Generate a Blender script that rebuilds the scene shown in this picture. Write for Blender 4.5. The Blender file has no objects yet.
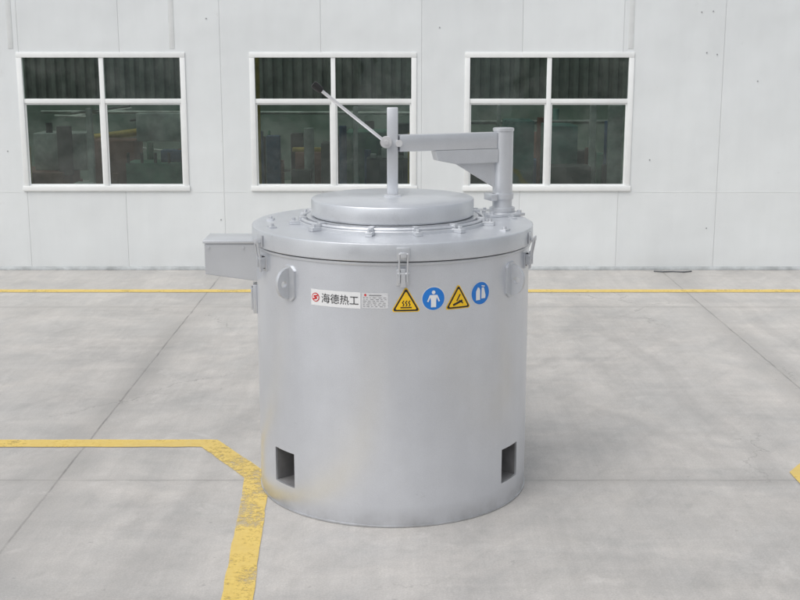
import bpy, bmesh, math, random
from mathutils import Vector, Matrix
random.seed(4)
scene = bpy.context.scene
rad = math.radians

# ------------------------------------------------------------ node helpers
def new_mat(name):
    m = bpy.data.materials.new(name); m.use_nodes = True
    nt = m.node_tree; nt.nodes.clear()
    out = nt.nodes.new('ShaderNodeOutputMaterial')
    return m, nt, out
def N(nt, t, **kw):
    n = nt.nodes.new(t)
    for k, v in kw.items(): setattr(n, k, v)
    return n
def val(nt, s, v):
    if hasattr(v, 'is_output'): nt.links.new(v, s)
    else: s.default_value = v
def math_(nt, op, a, b=0.0, c=0.0, clamp=False):
    n = N(nt, 'ShaderNodeMath', operation=op); n.use_clamp = clamp
    val(nt, n.inputs[0], a); val(nt, n.inputs[1], b); val(nt, n.inputs[2], c)
    return n.outputs[0]
def mixc(nt, f, a, b, mode='MIX'):
    n = N(nt, 'ShaderNodeMix', data_type='RGBA', blend_type=mode)
    val(nt, n.inputs[0], f); val(nt, n.inputs[6], a); val(nt, n.inputs[7], b)
    return n.outputs[2]
def noise(nt, vec, scale, detail=4, rough=0.55, sc=None, dist=0.0, rot=0.0):
    if sc:
        if rot:
            r_ = N(nt, 'ShaderNodeMapping'); nt.links.new(vec, r_.inputs[0]); r_.inputs['Rotation'].default_value = (0, 0, rot); vec = r_.outputs[0]
        mp = N(nt, 'ShaderNodeMapping'); nt.links.new(vec, mp.inputs[0]); mp.inputs['Scale'].default_value = sc
        vec = mp.outputs[0]
    n = N(nt, 'ShaderNodeTexNoise'); nt.links.new(vec, n.inputs['Vector'])
    n.inputs['Scale'].default_value = scale; n.inputs['Detail'].default_value = detail
    n.inputs['Roughness'].default_value = rough; n.inputs['Distortion'].default_value = dist
    return n.outputs['Fac']
def ramp(nt, f, lo, hi, a=0.0, b=1.0):
    n = N(nt, 'ShaderNodeMapRange'); n.clamp = True
    val(nt, n.inputs[0], f)
    n.inputs[1].default_value = lo; n.inputs[2].default_value = hi
    n.inputs[3].default_value = a; n.inputs[4].default_value = b
    return n.outputs[0]
def C(r, g=None, b=None):
    if g is None: g = b = r
    return (r, g, b, 1.0)
def scalec(nt, col, f):
    g = N(nt, 'ShaderNodeCombineColor')
    for i in range(3): nt.links.new(f, g.inputs[i])
    return mixc(nt, 1.0, col, g.outputs[0], 'MULTIPLY')
def pbsdf(nt, out, col, rough=0.5, metal=0.0, height=None, bstr=0.2, bdist=0.01, spec=0.5):
    b = N(nt, 'ShaderNodeBsdfPrincipled')
    val(nt, b.inputs['Base Color'], col); val(nt, b.inputs['Roughness'], rough)
    b.inputs['Metallic'].default_value = metal
    b.inputs['Specular IOR Level'].default_value = spec
    if height is not None:
        bp = N(nt, 'ShaderNodeBump'); bp.inputs['Strength'].default_value = bstr
        bp.inputs['Distance'].default_value = bdist
        nt.links.new(height, bp.inputs['Height']); nt.links.new(bp.outputs[0], b.inputs['Normal'])
    nt.links.new(b.outputs[0], out.inputs[0])
    return b
def simple(name, col, rough=0.5, metal=0.0, var=0.12, scale=6.0, spec=0.5):
    m, nt, out = new_mat(name)
    pos = N(nt, 'ShaderNodeNewGeometry').outputs['Position']
    n1 = noise(nt, pos, scale, 3)
    f = ramp(nt, n1, 0.3, 0.7, 1 - var, 1 + var)
    pbsdf(nt, out, scalec(nt, C(*col), f), ramp(nt, n1, 0.3, 0.7, rough * 0.9, min(1, rough * 1.12)), metal, None, spec=spec)
    return m

# ---- silver paint
def silver(name, base, rough, metal, stain=0.0):
    m, nt, out = new_mat(name)
    pos = N(nt, 'ShaderNodeNewGeometry').outputs['Position']
    big = noise(nt, pos, 1.6, 3, 0.5)
    mid = noise(nt, pos, 7, 5, 0.6)
    run = noise(nt, pos, 9, 3, 0.5, sc=(1.0, 1.0, 0.08))
    fine = noise(nt, pos, 420, 1)
    f = math_(nt, 'MULTIPLY', ramp(nt, big, 0.3, 0.7, 0.96, 1.04), ramp(nt, mid, 0.3, 0.7, 0.975, 1.025))
    f = math_(nt, 'MULTIPLY', f, ramp(nt, run, 0.35, 0.7, 0.985, 1.015))
    f = math_(nt, 'MULTIPLY', f, ramp(nt, fine, 0.3, 0.7, 0.95, 1.05))
    col = scalec(nt, C(*base), f)
    if stain:
        s = ramp(nt, noise(nt, pos, 11, 5, 0.7, dist=0.6), 0.58, 0.72, 0, stain)
        col = mixc(nt, s, col, C(0.30, 0.29, 0.28))
    # light scuffs
    sc_ = ramp(nt, noise(nt, pos, 5, 5, 0.75, sc=(1, 1, 2.5), dist=1.0), 0.66, 0.70, 0, 0.18)
    col = mixc(nt, sc_, col, C(0.42, 0.43, 0.45))
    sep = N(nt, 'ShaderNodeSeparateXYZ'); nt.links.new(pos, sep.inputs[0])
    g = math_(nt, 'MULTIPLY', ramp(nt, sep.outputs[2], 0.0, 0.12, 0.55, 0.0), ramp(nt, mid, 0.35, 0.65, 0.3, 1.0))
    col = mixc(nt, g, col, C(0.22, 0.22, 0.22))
    h = math_(nt, 'ADD', math_(nt, 'MULTIPLY', fine, 0.10), math_(nt, 'MULTIPLY', noise(nt, pos, 3.0, 2), 1.6))
    b = pbsdf(nt, out, col, ramp(nt, mid, 0.3, 0.7, rough * 0.9, rough * 1.12), metal, h, 0.3, 0.005)
    b.inputs['Coat Weight'].default_value = 0.25; b.inputs['Coat Roughness'].default_value = 0.18
    return m
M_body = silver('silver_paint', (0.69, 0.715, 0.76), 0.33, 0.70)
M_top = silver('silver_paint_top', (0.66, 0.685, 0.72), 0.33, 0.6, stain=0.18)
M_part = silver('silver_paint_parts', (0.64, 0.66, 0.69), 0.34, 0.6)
M_steel = simple('bare_steel', (0.80, 0.80, 0.81), 0.3, 0.6)
M_gap = simple('dark_gap', (0.05, 0.05, 0.055), 0.8)
M_vent = simple('vent_inner', (0.22, 0.22, 0.225), 0.7, 0.2, var=0.3)
M_black = simple('black_rubber', (0.012, 0.012, 0.012), 0.45)
M_white = simple('label_white', (0.76, 0.77, 0.78), 0.35, 0, var=0.03)
M_plate = simple('label_plate', (0.66, 0.67, 0.69), 0.35, 0.2, var=0.06)
M_ink = simple('label_ink', (0.02, 0.02, 0.025), 0.4)
M_grey = simple('label_grey_ink', (0.20, 0.20, 0.21), 0.5)
M_red = simple('label_red', (0.62, 0.03, 0.03), 0.4)
M_yel = simple('label_yellow', (0.88, 0.55, 0.015), 0.4, var=0.04)
M_blue = simple('label_blue', (0.015, 0.19, 0.62), 0.4, var=0.04)

# ------------------------------------------------------------ mesh helpers
def obj_from_bm(bm, name, mat, parent=None, smooth=30, mats=None):
    bmesh.ops.recalc_face_normals(bm, faces=bm.faces)
    me = bpy.data.meshes.new(name); bm.to_mesh(me); bm.free()
    for mm in (mats or [mat]): me.materials.append(mm)
    if smooth:
        me.shade_smooth(); me.set_sharp_from_angle(angle=rad(smooth))
    o = bpy.data.objects.new(name, me); scene.collection.objects.link(o)
    if parent: o.parent = parent
    return o
def empty(name, loc=(0, 0, 0)):
    e = bpy.data.objects.new(name, None); scene.collection.objects.link(e)
    e.empty_display_size = 0.2
    return e
def add_box(bm, x0, x1, y0, y1, z0, z1, M=None, bev=0.0, seg=2):
    b = bmesh.new()
    r = bmesh.ops.create_cube(b, size=1.0)
    for v in b.verts:
        v.co = Vector(((x0 + x1) / 2 + v.co.x * (x1 - x0), (y0 + y1) / 2 + v.co.y * (y1 - y0), (z0 + z1) / 2 + v.co.z * (z1 - z0)))
    if bev: bmesh.ops.bevel(b, geom=b.edges[:], offset=bev, segments=seg, affect='EDGES', profile=0.5)
    merge(bm, b, M)
def merge(bm, b, M=None):
    if M is not None: bmesh.ops.transform(b, matrix=M, verts=b.verts)
    me = bpy.data.meshes.new('tmp'); b.to_mesh(me); b.free()
    bm.from_mesh(me); bpy.data.meshes.remove(me)
def add_cyl(bm, p1, p2, r, seg=24, r2=None, M=None, bev=0.0):
    p1, p2 = Vector(p1), Vector(p2); d = p2 - p1; L = d.length
    b = bmesh.new()
    bmesh.ops.create_cone(b, cap_ends=True, segments=seg, radius1=r, radius2=r if r2 is None else r2, depth=L)
    if bev:
        ed = [e for e in b.edges if abs(e.verts[0].co.z - e.verts[1].co.z) < 1e-6]
        bmesh.ops.bevel(b, geom=ed, offset=bev, segments=2, affect='EDGES')
    T = Matrix.Translation((p1 + p2) / 2) @ d.to_track_quat('Z', 'Y').to_matrix().to_4x4()
    bmesh.ops.transform(b, matrix=T, verts=b.verts)
    merge(bm, b, M)
def add_prism(bm, pts, y0, y1, M=None, bev=0.0):
    b = bmesh.new()
    a = [b.verts.new((x, y0, z)) for x, z in pts]; c = [b.verts.new((x, y1, z)) for x, z in pts]
    b.faces.new(a); b.faces.new(c[::-1])
    for i in range(len(pts)):
        j = (i + 1) % len(pts); b.faces.new((a[i], a[j], c[j], c[i]))
    if bev: bmesh.ops.bevel(b, geom=b.edges[:], offset=bev, segments=2, affect='EDGES')
    merge(bm, b, M)
def lathe(bm, prof, cx, cy, seg=160):
    rings = []
    for r, z in prof:
        if r < 1e-6: rings.append([bm.verts.new((cx, cy, z))] * seg)
        else: rings.append([bm.verts.new((cx + r * math.sin(2 * math.pi * i / seg), cy - r * math.cos(2 * math.pi * i / seg), z)) for i in range(seg)])
    for a, b in zip(rings, rings[1:]):
        for i in range(seg):
            j = (i + 1) % seg
            vs = []
            for v in (a[i], a[j], b[j], b[i]):
                if v not in vs: vs.append(v)
            if len(vs) > 2: bm.faces.new(vs)

# ============================================================ FURNACE
CX, CY, R = -0.0435, 6.945, 0.795
furn = empty('industrial_melting_furnace')
def Fr(theta, r=R, z=0.0):
    t = rad(theta); o = Vector((CX + r * math.sin(t), CY - r * math.cos(t), z))
    return Matrix(((-math.cos(t), math.sin(t), 0, o.x), (-math.sin(t), -math.cos(t), 0, o.y), (0, 0, 1, o.z), (0, 0, 0, 1)))

vents = [(-50.0, 6.6), (57.5, 6.6)]; VZ0, VZ1 = 0.145, 0.345
ths = [i * 2.25 for i in range(160)]
for c, h in vents:
    ths = [t for t in ths if abs(((t - c + 180) % 360) - 180) > h + 0.6]
    ths += [(c + k) % 360 for k in (-h, -h / 2, 0, h / 2, h)]
ths = sorted(ths)
zs = [0.012, VZ0, VZ1, 0.9, 1.455]
bm = bmesh.new(); G = []
for z in zs:
    G.append([bm.verts.new((CX + R * math.sin(rad(t)), CY - R * math.cos(rad(t)), z)) for t in ths])
n = len(ths)
def invent(tm):
    for c, h in vents:
        if abs(((tm - c + 180) % 360) - 180) < h: return c
    return None
for k in range(len(zs) - 1):
    for i in range(n):
        j = (i + 1) % n
        tm = (ths[i] + ((ths[j] - ths[i]) % 360) / 2) % 360
        if k == 1 and invent(tm) is not None: continue
        bm.faces.new((G[k][i], G[k][j], G[k + 1][j], G[k + 1][i]))
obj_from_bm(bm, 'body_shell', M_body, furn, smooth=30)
bm = bmesh.new(); lip = bmesh.new()
for c, h in vents:
    nrm = Vector((math.sin(rad(c)), -math.cos(rad(c)), 0))
    pts = [Vector((CX + R * math.sin(rad(c + k)), CY - R * math.cos(rad(c + k)), 0)) for k in (-h, -h / 2, 0, h / 2, h)]
    loop = [p + Vector((0, 0, VZ0)) for p in pts] + [p + Vector((0, 0, VZ1)) for p in pts[::-1]]
    a1 = [lip.verts.new(p) for p in loop]; b1 = [lip.verts.new(p - nrm * 0.012) for p in loop]
    a = [bm.verts.new(p - nrm * 0.012) for p in loop]; b = [bm.verts.new(p - nrm * 0.26) for p in loop]
    for i in range(len(a)):
        j = (i + 1) % len(a); bm.faces.new((a[i], a[j], b[j], b[i])); lip.faces.new((a1[i], a1[j], b1[j], b1[i]))
    bm.faces.new(b)
obj_from_bm(bm, 'vent_pockets', M_vent, furn, smooth=0)
obj_from_bm(lip, 'vent_edges', M_part, furn, smooth=0)
bm = bmesh.new()
lathe(bm, [(0.70, 0.0), (R + 0.001, 0.0), (R + 0.004, 0.003), (R + 0.004, 0.012), (R - 0.002, 0.0125)], CX, CY)
obj_from_bm(bm, 'base_rim', M_part, furn)
bm = bmesh.new()
lathe(bm, [(R, 1.450), (R + 0.008, 1.452), (R + 0.010, 1.455), (R + 0.010, 1.464), (R + 0.008, 1.467), (R - 0.02, 1.467)], CX, CY)
obj_from_bm(bm, 'body_flange', M_part, furn)
bm = bmesh.new()
lathe(bm, [(R - 0.003, 1.466), (R - 0.003, 1.474)], CX, CY)
obj_from_bm(bm, 'flange_seal', M_gap, furn)
bm = bmesh.new()
RL = 0.816
lathe(bm, [(R - 0.03, 1.474), (RL - 0.003, 1.474), (RL, 1.478), (RL, 1.562), (RL - 0.002, 1.567), (RL - 0.007, 1.570), (0.56, 1.572), (0.40, 1.572)], CX, CY)
obj_from_bm(bm, 'cover_ring', M_top, furn)
bm = bmesh.new()
lathe(bm, [(0.545, 1.571), (0.545, 1.588), (0.541, 1.592), (0.50, 1.592), (0.50, 1.61), (0.30, 1.61)], CX, CY)
obj_from_bm(bm, 'seat_ring', M_part, furn)
bm = bmesh.new()
prof = []
for k in range(13):
    a = 2 * math.pi * k / 12; prof.append((0.528 + 0.009 * math.cos(a), 1.600 + 0.009 * math.sin(a)))
lathe(bm, prof, CX, CY)
obj_from_bm(bm, 'seat_ring_bar', M_part, furn)
bm = bmesh.new()
RD = 0.472
lathe(bm, [(0.2, 1.613), (RD - 0.012, 1.613), (RD - 0.012, 1.622), (RD, 1.622), (RD, 1.704), (RD - 0.003, 1.710), (RD - 0.009, 1.713), (0.0, 1.716)], CX, CY)
obj_from_bm(bm, 'hatch_lid', M_top, furn)
bm = bmesh.new()
add_box(bm, -0.05, 0.05, -0.05, 0.05, 1.714, 1.724, Matrix.Translation((CX, 7.0, 0)), 0.002)
obj_from_bm(bm, 'lid_pad', M_part, furn)

bm = bmesh.new()
for th in (-78, -48, -12, 14, 40, 74, 110, 150, 200, 245):
    M = Fr(th, 0.55, 1.572)
    add_box(bm, -0.020, 0.020, -0.05, 0.055, 0.0, 0.022, M, 0.003)
    add_box(bm, -0.015, 0.015, -0.045, 0.0, 0.0225, 0.045, M, 0.003)
    add_cyl(bm, (0, 0.03, 0.022), (0, 0.03, 0.038), 0.012, 6, M=M)
obj_from_bm(bm, 'seat_clamps', M_part, furn)
bm = bmesh.new()
for th in (-95, -70, 60, 100, 128):
    M = Fr(th, 0.72, 1.570)
    add_box(bm, -0.03, 0.03, -0.02, 0.02, 0.0, 0.010, M, 0.002)
    add_cyl(bm, (0, 0, 0.01), (0, 0, 0.024), 0.011, 6, M=M)
obj_from_bm(bm, 'cover_tabs', M_part, furn)

def latch(bm, th):
    M = Fr(th, R, 0)
    add_box(bm, -0.034, 0.034, -0.002, 0.006, 1.345, 1.430, M, 0.002)
    add_box(bm, -0.024, -0.016, 0.006, 0.040, 1.365, 1.425, M, 0.002)
    add_box(bm, 0.016, 0.024, 0.006, 0.040, 1.365, 1.425, M, 0.002)
    add_box(bm, -0.014, 0.014, 0.022, 0.032, 1.340, 1.440, M, 0.003)
    add_cyl(bm, (-0.030, 0.026, 1.412), (0.030, 0.026, 1.412), 0.007, 10, M=M)
    for s in (-1, 1):
        add_cyl(bm, (s * 0.022, 0.034, 1.415), (s * 0.022, 0.052, 1.520), 0.005, 8, M=M)
    add_cyl(bm, (-0.024, 0.052, 1.520), (0.024, 0.052, 1.520), 0.005, 8, M=M)
    add_box(bm, -0.034, 0.034, 0.022, 0.030, 1.485, 1.550, M, 0.002)
    add_box(bm, -0.016, 0.016, 0.030, 0.047, 1.500, 1.512, M, 0.002)
    add_box(bm, -0.016, 0.016, 0.0475, 0.058, 1.500, 1.528, M, 0.002)
bm = bmesh.new()
for th in (4.2, -63, 71, 138, -140): latch(bm, th)
obj_from_bm(bm, 'toggle_latches', M_part, furn)
bm = bmesh.new()
for th in (4.2, -63, 71): add_box(bm, -0.0155, 0.0155, 0.0062, 0.012, 1.360, 1.428, Fr(th, R, 0))
obj_from_bm(bm, 'latch_recess', M_gap, furn)

def lug(bm, th, z):
    M = Fr(th, R, z)
    w, h, c = 0.052, 0.098, 0.026
    pts = [(-w, -h + c), (-w + c, -h), (w - c, -h), (w, -h + c), (w, h - c), (w - c, h), (-w + c, h), (-w, h - c)]
    add_prism(bm, pts, -0.004, 0.010, M, 0.002)
    b = bmesh.new(); K = 28; o = []; q = []
    for k in range(K):
        a = 2 * math.pi * k / K
        y = math.cos(a); zz = math.sin(a)
        oy = max(0.0098, 0.012 + 0.075 * y) if y > 0 else 0.0098
        oz = 0.085 * (zz if y > 0 else (1 if zz > 0.3 else (-1 if zz < -0.3 else zz / 0.3)))
        o.append((oy, oz)); q.append((0.043 + 0.019 * y, 0.019 * zz))
    L = [[b.verts.new((x, y, z_)) for (y, z_) in arr] for x in (-0.010, 0.010) for arr in (o, q)]
    for k in range(K):
        j = (k + 1) % K
        b.faces.new((L[0][k], L[0][j], L[1][j], L[1][k])); b.faces.new((L[2][k], L[2][j], L[3][j], L[3][k]))
        b.faces.new((L[0][k], L[0][j], L[2][j], L[2][k])); b.faces.new((L[1][k], L[1][j], L[3][j], L[3][k]))
    merge(bm, b, M)
bm = bmesh.new()
lug(bm, -44.5, 1.315); lug(bm, 55, 1.315); lug(bm, 135, 1.315); lug(bm, -135, 1.315)
obj_from_bm(bm, 'lifting_lugs', M_part, furn)

PX, PY = 0.622, 7.27
bm = bmesh.new()
add_cyl(bm, (PX, PY, 1.588), (PX, PY, 2.072), 0.060, 40)
add_cyl(bm, (PX, PY, 2.0725), (PX, PY, 2.092), 0.064, 40, bev=0.003)
add_cyl(bm, (PX, PY, 1.588), (PX, PY, 1.615), 0.078, 40, bev=0.004)
obj_from_bm(bm, 'swing_post', M_part, furn)
bm = bmesh.new()
ang = math.atan2(PY - CY, PX - CX)
Mb = Matrix.Translation((PX, PY, 0)) @ Matrix.Rotation(ang, 4, 'Z')
add_box(bm, -0.16, 0.085, -0.13, 0.13, 1.5715, 1.588, Mb, 0.003)
for sx, sy in ((-0.13, -0.1), (-0.13, 0.1), (0.06, -0.1), (0.06, 0.1)):
    add_cyl(bm, (sx, sy, 1.588), (sx, sy, 1.604), 0.014, 6, M=Mb)
obj_from_bm(bm, 'post_base_plate', M_part, furn)
bm = bmesh.new()
A = Vector((CX, 7.0, 0)); B = Vector((PX, PY, 0)); L = (B - A).length
Ma = Matrix.Translation(A) @ Matrix.Rotation(math.atan2(B.y - A.y, B.x - A.x), 4, 'Z')
add_box(bm, 0.034, L - 0.055, -0.035, 0.035, 1.972, 2.068, Ma, 0.005)
add_prism(bm, [(L * 0.36, 1.9715), (L * 0.385, 1.912), (L * 0.55, 1.888), (L - 0.05, 1.888), (L - 0.05, 1.9715)], -0.040, 0.040, Ma, 0.003)
add_prism(bm, [(L * 0.56, 1.8875), (L - 0.057, 1.735), (L - 0.057, 1.8875)], -0.012, 0.012, Ma, 0.002)
add_box(bm, L - 0.10, L - 0.057, -0.05, 0.05, 1.66, 1.70, Ma, 0.003)
add_cyl(bm, (L, 0, 1.665), (L, 0, 1.70), 0.068, 32, M=Ma, bev=0.002)
obj_from_bm(bm, 'swing_arm', M_part, furn)
bm = bmesh.new()
add_box(bm, CX - 0.032, CX + 0.032, 6.975, 7.030, 1.724, 2.226, None, 0.005)
obj_from_bm(bm, 'lift_bar', M_part, furn)
bm = bmesh.new()
add_cyl(bm, (-0.080, 6.935, 2.030), (-0.080, 6.973, 2.030), 0.034, 28, bev=0.003)
add_cyl(bm, (-0.080, 6.915, 2.030), (-0.080, 6.935, 2.030), 0.014, 6)
add_cyl(bm, (-0.005, 6.955, 2.022), (-0.005, 6.975, 2.022), 0.020, 16)
add_cyl(bm, (-0.090, 6.945, 2.036), (-0.455, 6.90, 2.332), 0.0095, 16)
obj_from_bm(bm, 'lever_rod', M_steel, furn)
bm = bmesh.new()
add_cyl(bm, (-0.442, 6.9018, 2.3215), (-0.492, 6.896, 2.362), 0.019, 20, r2=0.023, bev=0.006)
obj_from_bm(bm, 'lever_grip', M_black, furn)

bm = bmesh.new()
add_prism(bm, [(-1.122, 1.285), (-0.74, 1.232), (-0.74, 1.462), (-1.122, 1.462)], 6.80, 7.06, None, 0.004)
add_box(bm, -1.130, -0.76, 6.792, 7.068, 1.4645, 1.482, None, 0.003)
for x in (-1.10, -0.90): add_cyl(bm, (x, 6.792, 1.44), (x, 6.800, 1.44), 0.008, 8)
obj_from_bm(bm, 'side_junction_box', M_part, furn)
bm = bmesh.new()
add_box(bm, -1.112, -0.77, 6.81, 7.05, 1.4615, 1.465)
obj_from_bm(bm, 'junction_box_seal', M_gap, furn)
bm = bmesh.new()
M = Fr(-84, R, 0)
add_box(bm, -0.05, 0.05, -0.002, 0.022, 1.05, 1.22, M, 0.004)
add_box(bm, -0.035, 0.035, 0.022, 0.034, 1.07, 1.20, M, 0.003)
obj_from_bm(bm, 'side_plate', M_part, furn)

def wrap(b, theta0, z0, off):
    xs = [v.co.x for v in b.verts]
    if not xs: return
    x = math.floor(min(xs) / 0.012) * 0.012
    while x < max(xs):
        bmesh.ops.bisect_plane(b, geom=b.verts[:] + b.edges[:] + b.faces[:], plane_co=(x, 0, 0), plane_no=(1, 0, 0))
        x += 0.012
    for v in b.verts:
        t = rad(theta0) + v.co.x / R
        z = z0 + v.co.y
        v.co = Vector((CX + (R + off) * math.sin(t), CY - (R + off) * math.cos(t), z))
def decal(pts_list, theta0, z0, off, mat, name, parent):
    b = bmesh.new()
    for pts in pts_list:
        vs = [b.verts.new((x, y, 0)) for x, y in pts]
        b.faces.new(vs)
    bmesh.ops.triangulate(b, faces=b.faces)
    wrap(b, theta0, z0, off)
    me = bpy.data.meshes.new(name); b.to_mesh(me); b.free(); me.materials.append(mat)
    o = bpy.data.objects.new(name, me); scene.collection.objects.link(o); o.parent = parent
def rect(x0, x1, y0, y1): return [(x0, y0), (x1, y0), (x1, y1), (x0, y1)]
def circ(x, y, r, k=36, ry=None): return [(x + r * math.cos(2 * math.pi * i / k), y + (ry or r) * math.sin(2 * math.pi * i / k)) for i in range(k)]
def tri(s, dy=0, rr=0.0):
    pts = []
    for a in (90, 210, 330):
        cx, cy = (s - 2 * rr) * math.cos(rad(a)), (s - 2 * rr) * math.sin(rad(a)) + dy
        for k in range(-60, 61, 20): pts.append((cx + rr * math.cos(rad(a + k)), cy + rr * math.sin(rad(a + k))))
    return pts
def stroke(pts, w):
    out = []
    for (x0, y0), (x1, y1) in zip(pts, pts[1:]):
        d = math.hypot(x1 - x0, y1 - y0) or 1; nx, ny = -(y1 - y0) / d * w / 2, (x1 - x0) / d * w / 2
        ex, ey = (x1 - x0) / d * w / 4, (y1 - y0) / d * w / 4
        out.append([(x0 - nx - ex, y0 - ny - ey), (x1 - nx + ex, y1 - ny + ey), (x1 + nx + ex, y1 + ny + ey), (x0 + nx - ex, y0 + ny - ey)])
    return out
def text_decal(s, theta0, z0, off, mat, name, parent, w, h, x0, y0):
    cu = bpy.data.curves.new('t', 'FONT'); cu.body = s
    o = bpy.data.objects.new('t', cu); scene.collection.objects.link(o)
    bpy.context.view_layer.update()
    dg = bpy.context.evaluated_depsgraph_get()
    me = bpy.data.meshes.new_from_object(o.evaluated_get(dg))
    bpy.data.objects.remove(o)
    b = bmesh.new(); b.from_mesh(me)
    if not b.verts: return
    ax = [v.co.x for v in b.verts]; ay = [v.co.y for v in b.verts]
    for v in b.verts:
        v.co = Vector((x0 + (v.co.x - min(ax)) / (max(ax) - min(ax)) * w, y0 + (v.co.y - min(ay)) / (max(ay) - min(ay)) * h, 0))
    wrap(b, theta0, z0, off)
    me2 = bpy.data.meshes.new(name); b.to_mesh(me2); b.free(); me2.materials.append(mat)
    ob = bpy.data.objects.new(name, me2); scene.collection.objects.link(ob); ob.parent = parent
ZL = 1.268
decal([rect(-0.145, 0.145, -0.044, 0.044)], -22.3, ZL - 0.006, 0.0015, M_white, 'name_banner', furn)
decal([circ(-0.115, 0, 0.024)], -22.3, ZL - 0.006, 0.0030, M_red, 'banner_logo', furn)
decal([circ(-0.115, 0, 0.019)], -22.3, ZL - 0.006, 0.0040, M_white, 'banner_logo_inner', furn)
decal(stroke([(-0.102, 0.010), (-0.124, 0.006), (-0.106, -0.004), (-0.128, -0.010)], 0.008), -22.3, ZL - 0.006, 0.0052, M_red, 'banner_logo_mark', furn)
text_decal('海德热工', -22.3, ZL - 0.006, 0.0032, M_ink, 'banner_text', furn, 0.212, 0.052, -0.078, -0.026)
decal([rect(-0.070, 0.070, -0.042, 0.042)], -6.4, ZL - 0.004, 0.0015, M_plate, 'rating_plate', furn)
rows = []
for i in range(6):
    y = 0.016 - i * 0.0095; x = -0.062
    while x < 0.055:
        wv = random.uniform(0.006, 0.020); rows.append(rect(x, min(x + wv, 0.062), y - 0.0011, y + 0.0011)); x += wv + random.uniform(0.006, 0.014)
rows.append(rect(-0.03, 0.035, 0.026, 0.030))
decal(rows, -6.4, ZL - 0.004, 0.0030, M_grey, 'rating_plate_print', furn)
decal([circ(-0.050, 0.029, 0.006)], -6.4, ZL - 0.004, 0.0030, M_red, 'rating_plate_logo', furn)
def warn(th, kind):
    decal([tri(0.092, -0.018, 0.010)], th, ZL, 0.0015, M_yel, 'warning_triangle_edge', furn)
    decal([tri(0.083, -0.018, 0.008)], th, ZL, 0.0027, M_ink, 'warning_triangle_border', furn)
    decal([tri(0.066, -0.018, 0.005)], th, ZL, 0.0039, M_yel, 'warning_triangle_field', furn)
    s = []
    if kind == 0:
        s += stroke([(-0.028, -0.040), (0.028, -0.040)], 0.006)
        for x in (-0.016, 0.0, 0.016):
            s += stroke([(x, -0.032), (x + 0.005, -0.024), (x - 0.003, -0.014), (x + 0.004, -0.004)], 0.005)
    else:
        s += stroke([(-0.030, -0.040), (0.000, -0.028), (0.020, -0.020)], 0.011)
        s += stroke([(-0.010, -0.018), (0.008, 0.014)], 0.007)
        s += stroke([(0.004, -0.018), (0.026, -0.034)], 0.006)
    decal(s, th, ZL, 0.0051, M_ink, 'warning_triangle_symbol', furn)
warn(5.4, 0); warn(26.3, 1)
decal([circ(0, 0, 0.065)], 16.0, ZL + 0.002, 0.0015, M_white, 'mandatory_sign_edge', furn)
decal([circ(0, 0, 0.061)], 16.0, ZL + 0.002, 0.0027, M_blue, 'mandatory_sign_field', furn)
s = [circ(0, 0.034, 0.010, 16), [(-0.020, 0.020), (-0.014, -0.010), (-0.014, -0.046), (-0.002, -0.046), (0, -0.016), (0.002, -0.046), (0.014, -0.046), (0.014, -0.010), (0.020, 0.020)]]
s += stroke([(-0.018, 0.016), (-0.031, -0.014)], 0.008) + stroke([(0.018, 0.016), (0.031, -0.014)], 0.008)
decal(s, 16.0, ZL + 0.002, 0.0040, M_white, 'mandatory_sign_symbol', furn)
decal([circ(0, 0, 0.065)], 36.6, ZL + 0.006, 0.0015, M_white, 'mandatory_sign_edge', furn)
decal([circ(0, 0, 0.061)], 36.6, ZL + 0.006, 0.0027, M_blue, 'mandatory_sign_field', furn)
s = [[(-0.032, -0.036), (-0.004, -0.036), (-0.004, 0.016), (-0.010, 0.030), (-0.020, 0.034), (-0.032, 0.012)],
     [(0.004, -0.030), (0.032, -0.030), (0.034, -0.014), (0.022, 0.030), (0.006, 0.030)]]
s += stroke([(0.006, 0.040), (0.026, 0.036)], 0.006)
decal(s, 36.6, ZL + 0.006, 0.0040, M_white, 'mandatory_sign_symbol', furn)

# ============================================================ GROUND
m, nt, out = new_mat('concrete_floor')
pos = N(nt, 'ShaderNodeNewGeometry').outputs['Position']
sep = N(nt, 'ShaderNodeSeparateXYZ'); nt.links.new(pos, sep.inputs[0])
px, py = sep.outputs[0], sep.outputs[1]
big = noise(nt, pos, 0.35, 3, 0.6)
mid = noise(nt, pos, 1.7, 6, 0.68, dist=0.5)
blot = noise(nt, pos, 6.0, 7, 0.75, dist=0.9)
fine = noise(nt, pos, 95, 3, 0.75)
streak = noise(nt, pos, 1.0, 6, 0.65, sc=(3.2, 0.30, 1), dist=0.3)
trow = noise(nt, pos, 1.0, 4, 0.75, sc=(22.0, 1.3, 1), dist=0.2)
diag = noise(nt, pos, 1.0, 5, 0.7, sc=(9.0, 0.7, 1), dist=0.3, rot=0.55)
streakx = noise(nt, pos, 1.0, 6, 0.65, sc=(0.35, 4.0, 1), dist=0.5)
f = math_(nt, 'MULTIPLY', ramp(nt, big, 0.3, 0.7, 0.94, 1.05), ramp(nt, mid, 0.25, 0.75, 0.84, 1.12))
f = math_(nt, 'MULTIPLY', f, ramp(nt, blot, 0.3, 0.7, 0.92, 1.07))
f = math_(nt, 'MULTIPLY', f, ramp(nt, fine, 0.25, 0.75, 0.84, 1.16))
f = math_(nt, 'MULTIPLY', f, ramp(nt, streak, 0.3, 0.7, 0.93, 1.05))
f = math_(nt, 'MULTIPLY', f, ramp(nt, trow, 0.3, 0.75, 1.03, 0.93))
f = math_(nt, 'MULTIPLY', f, ramp(nt, diag, 0.5, 0.75, 1.01, 0.92))
f = math_(nt, 'MULTIPLY', f, ramp(nt, streakx, 0.35, 0.75, 1.04, 0.92))
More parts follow.
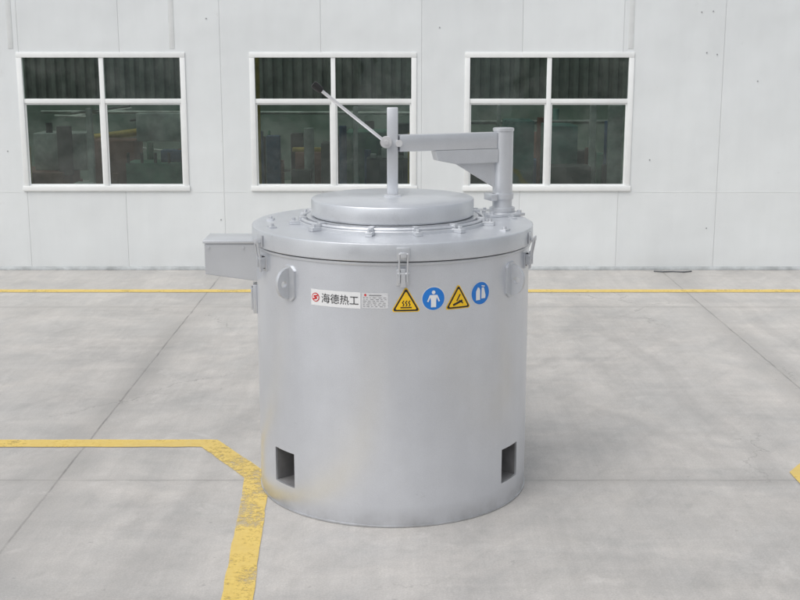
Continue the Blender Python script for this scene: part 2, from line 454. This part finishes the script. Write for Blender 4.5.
def cell(p, off, per): return math_(nt, 'DIVIDE', math_(nt, 'SUBTRACT', p, off), per)
wob = math_(nt, 'MULTIPLY', math_(nt, 'SUBTRACT', noise(nt, pos, 4.0, 3), 0.5), 0.02)
cxn = cell(math_(nt, 'ADD', px, wob), -2.07, 5.15); cyn = cell(math_(nt, 'ADD', py, wob), 6.89, 5.0)
cmb = N(nt, 'ShaderNodeCombineXYZ'); nt.links.new(math_(nt, 'FLOOR', cxn), cmb.inputs[0]); nt.links.new(math_(nt, 'FLOOR', cyn), cmb.inputs[1])
wn = N(nt, 'ShaderNodeTexWhiteNoise', noise_dimensions='3D'); nt.links.new(cmb.outputs[0], wn.inputs[0])
f = math_(nt, 'MULTIPLY', f, ramp(nt, wn.outputs[0], 0, 1, 0.97, 1.02))
def seam(cn, per, w, w2):
    fr = math_(nt, 'FRACT', cn); d = math_(nt, 'MULTIPLY', math_(nt, 'MINIMUM', fr, math_(nt, 'SUBTRACT', 1.0, fr)), per)
    return ramp(nt, d, w, w2, 1, 0)
brk = ramp(nt, noise(nt, pos, 2.2, 4, 0.7), 0.35, 0.6, 0.25, 1.0)
sx = seam(cxn, 5.15, 0.003, 0.010); sy = math_(nt, 'MULTIPLY', seam(cyn, 5.0, 0.003, 0.009), 0.8)
s1 = math_(nt, 'MULTIPLY', math_(nt, 'MAXIMUM', sx, sy), brk)
s2 = math_(nt, 'MAXIMUM', seam(cxn, 5.15, 0.0, 0.26), math_(nt, 'MULTIPLY', seam(cyn, 5.0, 0.0, 0.10), 0.6))
col = scalec(nt, mixc(nt, ramp(nt, mid, 0.35, 0.7), C(0.465, 0.455, 0.440), C(0.490, 0.470, 0.445)), f)
oil = ramp(nt, noise(nt, pos, 0.9, 6, 0.7, dist=1.2), 0.58, 0.78, 0, 0.45)
col = mixc(nt, oil, col, C(0.30, 0.29, 0.28))
col = mixc(nt, math_(nt, 'MULTIPLY', s2, math_(nt, 'MULTIPLY', ramp(nt, blot, 0.25, 0.6), 0.42)), col, C(0.25, 0.24, 0.23))
# expansion-joint repair: thin pale filler beside the joint
col = mixc(nt, math_(nt, 'MULTIPLY', s1, 0.6), col, C(0.12, 0.115, 0.11))
# tyre tracks running between the yard gates
wv = math_(nt, 'MULTIPLY', math_(nt, 'SUBTRACT', noise(nt, pos, 0.25, 2), 0.5), 1.6)
def track(x0, sl, w, k):
    d = math_(nt, 'ABSOLUTE', math_(nt, 'SUBTRACT', math_(nt, 'ADD', px, wv), math_(nt, 'MULTIPLY_ADD', py, sl, x0)))
    return math_(nt, 'MULTIPLY', ramp(nt, d, w * 0.5, w, k, 0), ramp(nt, streak, 0.35, 0.6, 0.2, 1.0))
tk = track(-3.1, 0.10, 0.12, 0.22)
for a in ((-1.9, 0.10, 0.12, 0.22), (2.6, -0.06, 0.11, 0.18), (4.0, -0.06, 0.11, 0.18), (5.5, -0.5, 0.1, 0.14), (-6.5, 0.55, 0.1, 0.16)):
    tk = math_(nt, 'MAXIMUM', tk, track(*a))
col = mixc(nt, tk, col, C(0.22, 0.215, 0.21))
spots = ramp(nt, noise(nt, pos, 15, 3, 0.6), 0.68, 0.74, 0, 0.5)
col = mixc(nt, spots, col, C(0.26, 0.25, 0.245))
pale = ramp(nt, noise(nt, pos, 2.6, 6, 0.75, dist=0.7), 0.58, 0.70, 0, 0.40)
col = mixc(nt, pale, col, C(0.60, 0.585, 0.565))
nv = N(nt, 'ShaderNodeTexNoise'); nt.links.new(pos, nv.inputs['Vector']); nv.inputs['Scale'].default_value = 1.1; nv.inputs['Detail'].default_value = 6; nv.inputs['Roughness'].default_value = 0.65
addv = N(nt, 'ShaderNodeVectorMath', operation='ADD'); nt.links.new(pos, addv.inputs[0]); nt.links.new(nv.outputs['Color'], addv.inputs[1])
vo = N(nt, 'ShaderNodeTexVoronoi', feature='DISTANCE_TO_EDGE'); vo.inputs['Scale'].default_value = 0.30; nt.links.new(addv.outputs[0], vo.inputs['Vector'])
crack = math_(nt, 'MULTIPLY', ramp(nt, vo.outputs['Distance'], 0.0006, 0.0028, 1, 0), ramp(nt, noise(nt, pos, 0.45, 2), 0.50, 0.56, 0, 0.5))
col = mixc(nt, crack, col, C(0.15, 0.145, 0.14))
hgt = math_(nt, 'SUBTRACT', math_(nt, 'ADD', math_(nt, 'MULTIPLY', fine, 0.2), math_(nt, 'MULTIPLY', blot, 0.3)), math_(nt, 'MULTIPLY', s1, 1.0))
pbsdf(nt, out, col, ramp(nt, mid, 0.3, 0.7, 0.36, 0.60), 0.0, hgt, 0.3, 0.006, spec=0.5)
M_conc = m
bm = bmesh.new()
vs = [bm.verts.new(p) for p in ((-150, -150, 0), (150, -150, 0), (150, 150, 0), (-150, 150, 0))]; bm.faces.new(vs)
obj_from_bm(bm, 'ground', M_conc, None, smooth=0)

m, nt, out = new_mat('worn_yellow_paint')
pos = N(nt, 'ShaderNodeNewGeometry').outputs['Position']
b1 = noise(nt, pos, 3.0, 5, 0.6); b2 = noise(nt, pos, 26, 6, 0.75); b3 = noise(nt, pos, 90, 3, 0.7)
w = math_(nt, 'ADD', math_(nt, 'MULTIPLY', b1, 0.50), math_(nt, 'ADD', math_(nt, 'MULTIPLY', b2, 0.32), math_(nt, 'MULTIPLY', b3, 0.18)))
sep = N(nt, 'ShaderNodeSeparateXYZ'); nt.links.new(pos, sep.inputs[0])
wx = ramp(nt, math_(nt, 'ABSOLUTE', math_(nt, 'ADD', sep.outputs[0], 0.95)), 0.1, 0.7, 0.055, 0.0)
wy = ramp(nt, math_(nt, 'ABSOLUTE', math_(nt, 'SUBTRACT', sep.outputs[1], 7.2)), 0.3, 2.0, 1.0, 0.0)
w = math_(nt, 'SUBTRACT', w, math_(nt, 'MULTIPLY', wx, wy))
mask = ramp(nt, w, 0.39, 0.48, 0.25, 0.95)
colr = mixc(nt, ramp(nt, b2, 0.35, 0.7), C(0.70, 0.49, 0.10), C(0.76, 0.58, 0.17))
colr = mixc(nt, ramp(nt, b1, 0.45, 0.7, 0, 0.4), colr, C(0.55, 0.43, 0.20))
bs = N(nt, 'ShaderNodeBsdfPrincipled'); nt.links.new(colr, bs.inputs['Base Color']); bs.inputs['Roughness'].default_value = 0.5
tr = N(nt, 'ShaderNodeBsdfTransparent'); mx = N(nt, 'ShaderNodeMixShader')
nt.links.new(mask, mx.inputs[0]); nt.links.new(tr.outputs[0], mx.inputs[1]); nt.links.new(bs.outputs[0], mx.inputs[2]); nt.links.new(mx.outputs[0], out.inputs[0])
M_ypaint = m
def ribbon(name, pts, w):
    P0 = [Vector((x, y)) for x, y in pts]; bm = bmesh.new(); Ls = []; Rs = []
    K = []
    for i, p in enumerate(P0):
        if i == 0: d = (P0[1] - p).normalized(); nn = Vector((-d.y, d.x)); k = 1
        elif i == len(P0) - 1: d = (p - P0[i - 1]).normalized(); nn = Vector((-d.y, d.x)); k = 1
        else:
            d0 = (p - P0[i - 1]).normalized(); d1 = (P0[i + 1] - p).normalized()
            n0 = Vector((-d0.y, d0.x)); n1 = Vector((-d1.y, d1.x)); nn = (n0 + n1).normalized(); k = 1 / nn.dot(n0)
        K.append(nn * (w / 2 * k))
    for i in range(len(P0) - 1):
        n_ = max(1, int((P0[i + 1] - P0[i]).length / 0.09))
        for j in range(n_ + (1 if i == len(P0) - 2 else 0)):
            t = j / n_; c = P0[i].lerp(P0[i + 1], t); o = K[i].lerp(K[i + 1], t)
            Ls.append(c + o * (1 + random.uniform(-0.05, 0.05))); Rs.append(c - o * (1 + random.uniform(-0.05, 0.05)))
    LV = [bm.verts.new((v.x, v.y, 0.004)) for v in Ls]; RV = [bm.verts.new((v.x, v.y, 0.004)) for v in Rs]
    for i in range(len(LV) - 1): bm.faces.new((LV[i], LV[i + 1], RV[i + 1], RV[i]))
    return obj_from_bm(bm, name, M_ypaint, None, smooth=0)
ribbon('floor_marking', [(-9, 7.56), (-1.26, 7.58), (-0.87, 6.95), (-0.768, 5.2), (-0.72, 1.0)], 0.15)
ribbon('floor_marking', [(-16, 12.71), (16, 12.71)], 0.15)
ribbon('floor_marking', [(2.47, 1.0), (2.475, 7.0), (2.9, 7.58), (10, 7.6)], 0.15)

# ============================================================ BUILDING
bld = empty('factory_building')
WY = 13.98
m, nt, out = new_mat('white_wall_panel')
pos = N(nt, 'ShaderNodeNewGeometry').outputs['Position']
sep = N(nt, 'ShaderNodeSeparateXYZ'); nt.links.new(pos, sep.inputs[0])
big = noise(nt, pos, 0.5, 4, 0.5); mid = noise(nt, pos, 2.5, 5, 0.6); drip = noise(nt, pos, 3.0, 4, 0.6, sc=(1.6, 1, 0.25))
f = math_(nt, 'MULTIPLY', ramp(nt, big, 0.3, 0.7, 0.95, 1.02), ramp(nt, mid, 0.3, 0.7, 0.98, 1.015))
f = math_(nt, 'MULTIPLY', f, ramp(nt, drip, 0.4, 0.8, 1.005, 0.965))
fx = math_(nt, 'FRACT', math_(nt, 'DIVIDE', math_(nt, 'ADD', sep.outputs[0], 20.0 + 0.45), 1.15))
dx = math_(nt, 'MULTIPLY', math_(nt, 'MINIMUM', fx, math_(nt, 'SUBTRACT', 1.0, fx)), 1.15)
sv = ramp(nt, dx, 0.001, 0.007, 1, 0)
cell_ = math_(nt, 'FLOOR', math_(nt, 'DIVIDE', math_(nt, 'ADD', sep.outputs[0], 20.45), 1.15))
wn = N(nt, 'ShaderNodeTexWhiteNoise', noise_dimensions='1D'); nt.links.new(cell_, wn.inputs['W'])
f = math_(nt, 'MULTIPLY', f, ramp(nt, wn.outputs[0], 0, 1, 0.975, 1.01))
col = scalec(nt, C(0.735, 0.765, 0.775), f)
col = mixc(nt, math_(nt, 'MULTIPLY', sv, 0.22), col, C(0.35, 0.37, 0.38))
low = math_(nt, 'MULTIPLY', ramp(nt, sep.outputs[2], 0.0, 0.30, 0.38, 0.0), ramp(nt, mid, 0.35, 0.7, 0.1, 1.0))
col = mixc(nt, low, col, C(0.50, 0.50, 0.48))
scf = ramp(nt, noise(nt, pos, 6, 6, 0.75, dist=0.5), 0.64, 0.74, 0, 0.3)
col = mixc(nt, scf, col, C(0.52, 0.52, 0.51))
h = math_(nt, 'SUBTRACT', math_(nt, 'MULTIPLY', noise(nt, pos, 1.6, 2), 2.0), math_(nt, 'MULTIPLY', sv, 0.4))
pbsdf(nt, out, col, 0.34, 0.0, h, 0.5, 0.02, spec=0.5)
M_wall = m
M_frame = simple('white_aluminium_frame', (0.79, 0.81, 0.81), 0.35, var=0.03)
M_flash = simple('base_flashing', (0.50, 0.53, 0.54), 0.5, var=0.25)
M_screw = simple('screw_heads', (0.30, 0.31, 0.32), 0.5)
M_trim = simple('panel_trim', (0.72, 0.745, 0.75), 0.4, var=0.05)
WX = [(-4.374, -2.467), (-1.713, 0.180), (0.752, 2.668)]
ALL = sorted(WX + [(-7.35, -5.45), (5.6, 7.5)])
Z0, Z1, ZT = 0.95, 2.515, 6.5
XL, XR = -16.0, 16.0; TH = 0.12
bm = bmesh.new()
add_box(bm, XL, XR, WY, WY + TH, 0.042, Z0)
add_box(bm, XL, XR, WY, WY + TH, Z1, ZT)
xs = [XL] + [v for ab in ALL for v in ab] + [XR]
for i in range(0, len(xs), 2): add_box(bm, xs[i], xs[i + 1], WY, WY + TH, Z0, Z1)
obj_from_bm(bm, 'front_wall', M_wall, bld, smooth=0)
bm = bmesh.new()
add_box(bm, XL, XR, WY - 0.012, WY + TH, 0.0, 0.040, None, 0.003)
obj_from_bm(bm, 'base_flashing', M_flash, bld)
bm = bmesh.new()
for i in range(0, len(xs), 2): add_box(bm, xs[i] + (0.06 if i else 0), xs[i + 1] - 0.06, WY - 0.002, WY, Z0 - 0.028, Z0 - 0.020)
for x in (-4.44, -2.60, 2.63, 5.1):
    add_box(bm, x - 0.03, x + 0.03, WY - 0.004, WY, Z1 + 0.05, ZT - 0.05, None, 0.0015)
obj_from_bm(bm, 'wall_joint_strips', M_trim, bld)
bm = bmesh.new()
for (x, z) in ((3.42, 2.97), (3.55, 2.98), (3.50, 2.52), (3.62, 2.50), (4.1, 2.2), (-4.55, 1.4), (0.45, 2.8), (-2.1, 0.6), (3.6, 0.5), (2.9, 1.3), (-2.2, 2.9)):
    add_cyl(bm, (x, WY, z), (x, WY - 0.006, z), 0.008, 8)
obj_from_bm(bm, 'wall_screws', M_screw, bld)
m, nt, out = new_mat('window_glass')
pos = N(nt, 'ShaderNodeNewGeometry').outputs['Position']
dirt = noise(nt, pos, 2.2, 5, 0.65, dist=0.8)
tr = N(nt, 'ShaderNodeBsdfTransparent'); nt.links.new(mixc(nt, ramp(nt, dirt, 0.35, 0.7), C(0.46, 0.58, 0.51), C(0.60, 0.71, 0.64)), tr.inputs[0])
gl = N(nt, 'ShaderNodeBsdfGlossy'); gl.inputs['Roughness'].default_value = 0.02; gl.inputs[0].default_value = C(0.85, 0.93, 0.90)
bp = N(nt, 'ShaderNodeBump'); bp.inputs['Strength'].default_value = 0.25; bp.inputs['Distance'].default_value = 0.02
nt.links.new(noise(nt, pos, 1.5, 2), bp.inputs['Height']); nt.links.new(bp.outputs[0], gl.inputs['Normal'])
fr = N(nt, 'ShaderNodeFresnel'); fr.inputs[0].default_value = 1.75
mx = N(nt, 'ShaderNodeMixShader'); nt.links.new(fr.outputs[0], mx.inputs[0]); nt.links.new(tr.outputs[0], mx.inputs[1]); nt.links.new(gl.outputs[0], mx.inputs[2])
df = N(nt, 'ShaderNodeBsdfDiffuse'); df.inputs[0].default_value = C(0.45, 0.47, 0.45)
mx2 = N(nt, 'ShaderNodeMixShader'); nt.links.new(ramp(nt, dirt, 0.45, 0.75, 0.02, 0.10), mx2.inputs[0]); nt.links.new(mx.outputs[0], mx2.inputs[1]); nt.links.new(df.outputs[0], mx2.inputs[2])
nt.links.new(mx2.outputs[0], out.inputs[0]); M_glass = m
ZM = 1.975
def window(i, x0, x1):
    fm = bmesh.new(); fw = 0.050; ya, yb = WY - 0.014, WY + 0.06
    add_box(fm, x0 - 0.01, x0 + fw, ya, yb, Z0 + fw, Z1 - fw, None, 0.004)
    add_box(fm, x1 - fw, x1 + 0.01, ya, yb, Z0 + fw, Z1 - fw, None, 0.004)
    add_box(fm, x0 - 0.01, x1 + 0.01, ya, yb, Z1 - fw, Z1 + 0.01, None, 0.004)
    add_box(fm, x0 - 0.02, x1 + 0.02, ya - 0.012, yb, Z0 - 0.012, Z0 + fw, None, 0.005)
    xm = (x0 + x1) / 2
    add_box(fm, xm - 0.026, xm + 0.026, ya + 0.008, yb, Z0 + fw, Z1 - fw, None, 0.003)
    add_box(fm, x0 + fw, xm - 0.026, ya + 0.010, yb, ZM - 0.025, ZM + 0.025, None, 0.003)
    add_box(fm, xm + 0.026, x1 - fw, ya + 0.010, yb, ZM - 0.025, ZM + 0.025, None, 0.003)
    for (a, b, yo) in ((x0 + fw, xm - 0.026, 0.012), (xm + 0.026, x1 - fw, 0.012)):
        y0, y1 = WY + yo, WY + yo + 0.02; sw = 0.018
        add_box(fm, a, a + sw, y0, y1, Z0 + fw, ZM - 0.025); add_box(fm, b - sw, b, y0, y1, Z0 + fw, ZM - 0.025)
        add_box(fm, a + sw, b - sw, y0, y1, Z0 + fw, Z0 + fw + sw); add_box(fm, a + sw, b - sw, y0, y1, ZM - 0.025 - sw, ZM - 0.025)
    obj_from_bm(fm, 'window_frame_%d' % i, M_frame, bld)
    g = bmesh.new()
    for (a, b) in ((x0 + fw, xm - 0.026), (xm + 0.026, x1 - fw)):
        for (c, d) in ((Z0 + fw, ZM - 0.025), (ZM + 0.025, Z1 - fw)):
            t = random.uniform(-0.003, 0.003)
            g.faces.new([g.verts.new(p) for p in ((a, WY + 0.024, c), (b, WY + 0.024 + t, c), (b, WY + 0.024 + t, d), (a, WY + 0.024, d))])
    obj_from_bm(g, 'window_glass_%d' % i, M_glass, bld, smooth=0)
for i, (a, b) in enumerate(ALL): window(i + 1, a, b)
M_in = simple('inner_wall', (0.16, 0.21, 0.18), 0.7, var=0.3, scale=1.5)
bm = bmesh.new()
BY = 24.0
add_box(bm, XL, XL + TH, WY + TH, BY, 0, ZT); add_box(bm, XR - TH, XR, WY + TH, BY, 0, ZT)
add_box(bm, XL, XR, BY, BY + TH, 0, ZT)
obj_from_bm(bm, 'hall_walls', M_in, bld, smooth=0)
bm = bmesh.new()
add_box(bm, XL, XR, WY, 14.6, ZT + 0.003, ZT + 0.12); add_box(bm, XL, XR, 20.2, BY + TH, ZT + 0.003, ZT + 0.12)  # unseen roof, its middle left open to brighten the interior
for k in range(9): add_box(bm, -15.5 + k * 3.8, -15.3 + k * 3.8, 14.603, 20.197, ZT + 0.003, ZT + 0.12)
obj_from_bm(bm, 'hall_roof', M_trim, bld, smooth=0)
bm = bmesh.new(); x = -9.0; prev = None
prof = [(0.0, 0.0), (0.05, 0.0), (0.07, 0.04), (0.12, 0.04), (0.14, 0.0)]
while x < 9:
    for dx_, dy_ in prof[:-1]:
        a = bm.verts.new((x + dx_, 17.3 + dy_, 1.84)); b = bm.verts.new((x + dx_, 17.3 + dy_, 3.6))
        if prev: bm.faces.new((prev[0], a, b, prev[1]))
        prev = (a, b)
    x += 0.14
obj_from_bm(bm, 'corrugated_screen', simple('corrugated_grey', (0.20, 0.215, 0.20), 0.6, var=0.25), bld, smooth=0)
pal = {'rust_red': (0.19, 0.10, 0.075), 'machine_green': (0.08, 0.19, 0.135), 'pale_grey': (0.40, 0.43, 0.41),
       'crane_yellow': (0.42, 0.31, 0.07), 'teal': (0.09, 0.20, 0.18), 'dark_steel': (0.07, 0.08, 0.075), 'blue': (0.07, 0.13, 0.22)}
bms = {k: bmesh.new() for k in pal}
def ib(c, *bx): add_box(bms[c], *bx, None, 0.012)
def ic(c, p1, p2, r, s=20): add_cyl(bms[c], p1, p2, r, s, bev=0.004)
ib('rust_red', -5.3, -4.5, 16.0, 16.9, 0, 0.95); ib('pale_grey', -4.95, -4.25, 16.3, 16.8, 0.952, 1.45); ic('dark_steel', (-4.5, 16.2, 0.9), (-4.5, 16.2, 1.55), 0.10)
ib('rust_red', -4.40, -3.75, 17.0, 17.6, 0.3, 1.30); ib('pale_grey', -4.15, -4.08, 16.0, 16.1, 0.4, 1.80); ic('crane_yellow', (-5.0, 18.2, 1.2), (-3.8, 18.4, 1.35), 0.06)
ib('pale_grey', -3.62, -2.55, 16.6, 16.8, 1.32, 1.70); ib('machine_green', -3.65, -2.9, 16.0, 16.5, 0, 1.08); ib('machine_green', -2.82, -2.4, 15.8, 16.2, 0, 1.25)
for k in range(6): ic('dark_steel', (-3.6 + k * 0.18, 15.95, 1.082), (-3.6 + k * 0.18, 15.95, 1.22), 0.02, 10)
ib('blue', -3.2, -2.9, 16.1, 16.3, 1.082, 1.24)
ib('crane_yellow', -1.96, -1.84, 15.9, 16.0, 0, 2.5); ib('blue', -1.80, -1.62, 16.2, 16.4, 0.6, 1.42); ib('rust_red', -1.5, -1.0, 17.2, 17.6, 0.4, 1.12)
ib('crane_yellow', -1.52, -0.95, 17.0, 17.1, 1.14, 1.20); ic('pale_grey', (-1.25, 16.6, 0.6), (-1.25, 16.6, 1.5), 0.07); ib('dark_steel', -1.05, -0.82, 16.0, 16.4, 0, 1.34)
ib('machine_green', -0.80, -0.05, 18.0, 18.8, 0, 1.35); ib('pale_grey', -0.62, -0.56, 16.0, 16.1, 0, 1.82); ib('dark_steel', -0.45, 0.22, 16.2, 16.7, 0, 1.12)
for k in range(4): ib('pale_grey', -0.40 + k * 0.15, -0.32 + k * 0.15, 16.2, 16.3, 1.122, 1.18 + 0.08 * (k % 2))
ib('dark_steel', -0.05, 0.18, 17.5, 17.8, 0.5, 1.5); ib('crane_yellow', 0.10, 0.15, 15.6, 15.7, 0, 1.5)
ib('machine_green', 0.80, 1.35, 16.6, 17.2, 0, 1.36); ib('teal', 1.42, 1.80, 16.2, 16.8, 0, 1.62); ib('dark_steel', 0.9, 1.2, 15.8, 16.0, 0, 1.16); ib('pale_grey', 1.28, 1.33, 16.0, 16.05, 0, 1.84)
ib('teal', 1.98, 2.40, 16.3, 17.0, 0, 1.55); ib('pale_grey', 2.50, 2.58, 15.9, 16.0, 0, 1.84); ib('pale_grey', 2.74, 2.93, 15.9, 16.0, 0, 1.84); ib('dark_steel', 1.9, 2.5, 15.7, 16.1, 0, 1.06)
ib('crane_yellow', 2.1, 2.2, 18, 18.2, 0.5, 1.1); ib('rust_red', 2.62, 2.72, 16.8, 17.1, 0, 1.2); ic('pale_grey', (0.7, 17.9, 1.5), (3.2, 18.1, 1.5), 0.03)
ic('pale_grey', (-5.5, 18.6, 1.62), (0.4, 18.6, 1.60), 0.025)
rr_ = random.Random(11)   # clutter: bins, crates, pipes, cables
ks = list(pal)
for k in range(70):
    x = rr_.uniform(-5.6, 3.4); y = rr_.uniform(15.8, 19.5); hgt_ = rr_.uniform(0.7, 1.65); w_ = rr_.uniform(0.03, 0.16)
    c = ks[rr_.choice([0, 1, 1, 2, 3, 4, 5, 5, 5, 6])]
    if rr_.random() < 0.45: ic(c, (x, y, 0), (x, y, hgt_), w_ * 0.5, 12)
    else: ib(c, x - w_, x + w_, y, y + w_ * 2, 0, hgt_ * 0.85)
for k in range(14):
    x = rr_.uniform(-5.6, 3.0); y = rr_.uniform(17.5, 20); z = rr_.uniform(0.6, 1.7)
    ic('dark_steel' if k % 2 else 'pale_grey', (x, y, z), (x + rr_.uniform(0.4, 1.4), y, z + rr_.uniform(-0.2, 0.2)), 0.018, 8)
for k, b in bms.items(): obj_from_bm(b, 'equipment_' + k, simple('equipment_' + k, pal[k], 0.5, var=0.4, scale=4), bld)
# thin hose at the wall foot
bm = bmesh.new()
pp = [(2.98, 13.86), (3.08, 13.82), (3.2, 13.84), (3.32, 13.81), (3.42, 13.85)]
for a, b in zip(pp, pp[1:]): add_cyl(bm, (a[0], a[1], 0.009), (b[0], b[1], 0.009), 0.008, 10)
obj_from_bm(bm, 'floor_hose', simple('grey_hose', (0.12, 0.13, 0.14), 0.5), None)

# ---- unseen hall behind the camera, added for reflections on the silver shell
ob = empty('unseen_reflection_hall')
bm = bmesh.new(); y0 = -17.0
doors = [(-17, -11), (-6.5, -1.5), (4.5, 9.5), (15, 21)]
xx = [-30] + [v for d in doors for v in d] + [30]
for i in range(0, len(xx), 2): add_box(bm, xx[i], xx[i + 1], y0 - 0.2, y0, 0, 5.0)
add_box(bm, -30, 30, y0 - 0.2, y0, 5.0, 7.5)
add_box(bm, -30, 30, y0 - 10, y0 - 9.8, 0, 7.5); add_box(bm, -30, -29.8, y0 - 9.8, y0 - 0.2, 0, 7.5); add_box(bm, 29.8, 30, y0 - 9.8, y0 - 0.2, 0, 7.5)
obj_from_bm(bm, 'walls', M_trim, ob, smooth=0)
bm = bmesh.new()
add_prism(bm, [(-30.4, 7.503), (30.4, 7.503), (30.4, 7.7), (-30.4, 7.7)], y0 - 10.4, y0 + 0.4)
obj_from_bm(bm, 'roof', simple('roof_grey', (0.3, 0.31, 0.32), 0.5), ob, smooth=0)

# ============================================================ LIGHT, CAMERA
sd = Vector((-0.42, -0.50, 1.0)).normalized()
world = bpy.data.worlds.new('World'); scene.world = world; world.use_nodes = True
nt = world.node_tree; nt.nodes.clear()
wo = nt.nodes.new('ShaderNodeOutputWorld'); bg = nt.nodes.new('ShaderNodeBackground')
sky = nt.nodes.new('ShaderNodeTexSky'); sky.sky_type = 'NISHITA'; sky.sun_disc = False
sky.sun_elevation = math.asin(sd.z); sky.sun_rotation = math.atan2(sd.x, sd.y)
sky.dust_density = 4.0; sky.air_density = 1.0; sky.ozone_density = 1.0
hs = nt.nodes.new('ShaderNodeHueSaturation'); hs.inputs['Saturation'].default_value = 0.28
nt.links.new(sky.outputs[0], hs.inputs['Color']); nt.links.new(hs.outputs[0], bg.inputs[0])
bg.inputs[1].default_value = 0.145
nt.links.new(bg.outputs[0], wo.inputs[0])
sl = bpy.data.lights.new('sun', 'SUN'); sl.energy = 1.2; sl.angle = rad(70); sl.color = (1.0, 0.98, 0.95)
so = bpy.data.objects.new('sun', sl); scene.collection.objects.link(so)
so.rotation_euler = (-sd).to_track_quat('-Z', 'Y').to_euler(); so.location = sd * 20

cam = bpy.data.cameras.new('camera'); co = bpy.data.objects.new('camera', cam); scene.collection.objects.link(co)
cam.lens = 54.0; cam.sensor_width = 36.0; cam.clip_end = 500
co.location = (0, 0, 2.55); co.rotation_euler = (rad(90 - 11.77), 0, 0)
scene.camera = co
scene.view_settings.view_transform = 'Standard'; scene.view_settings.look = 'None'; scene.view_settings.exposure = 0
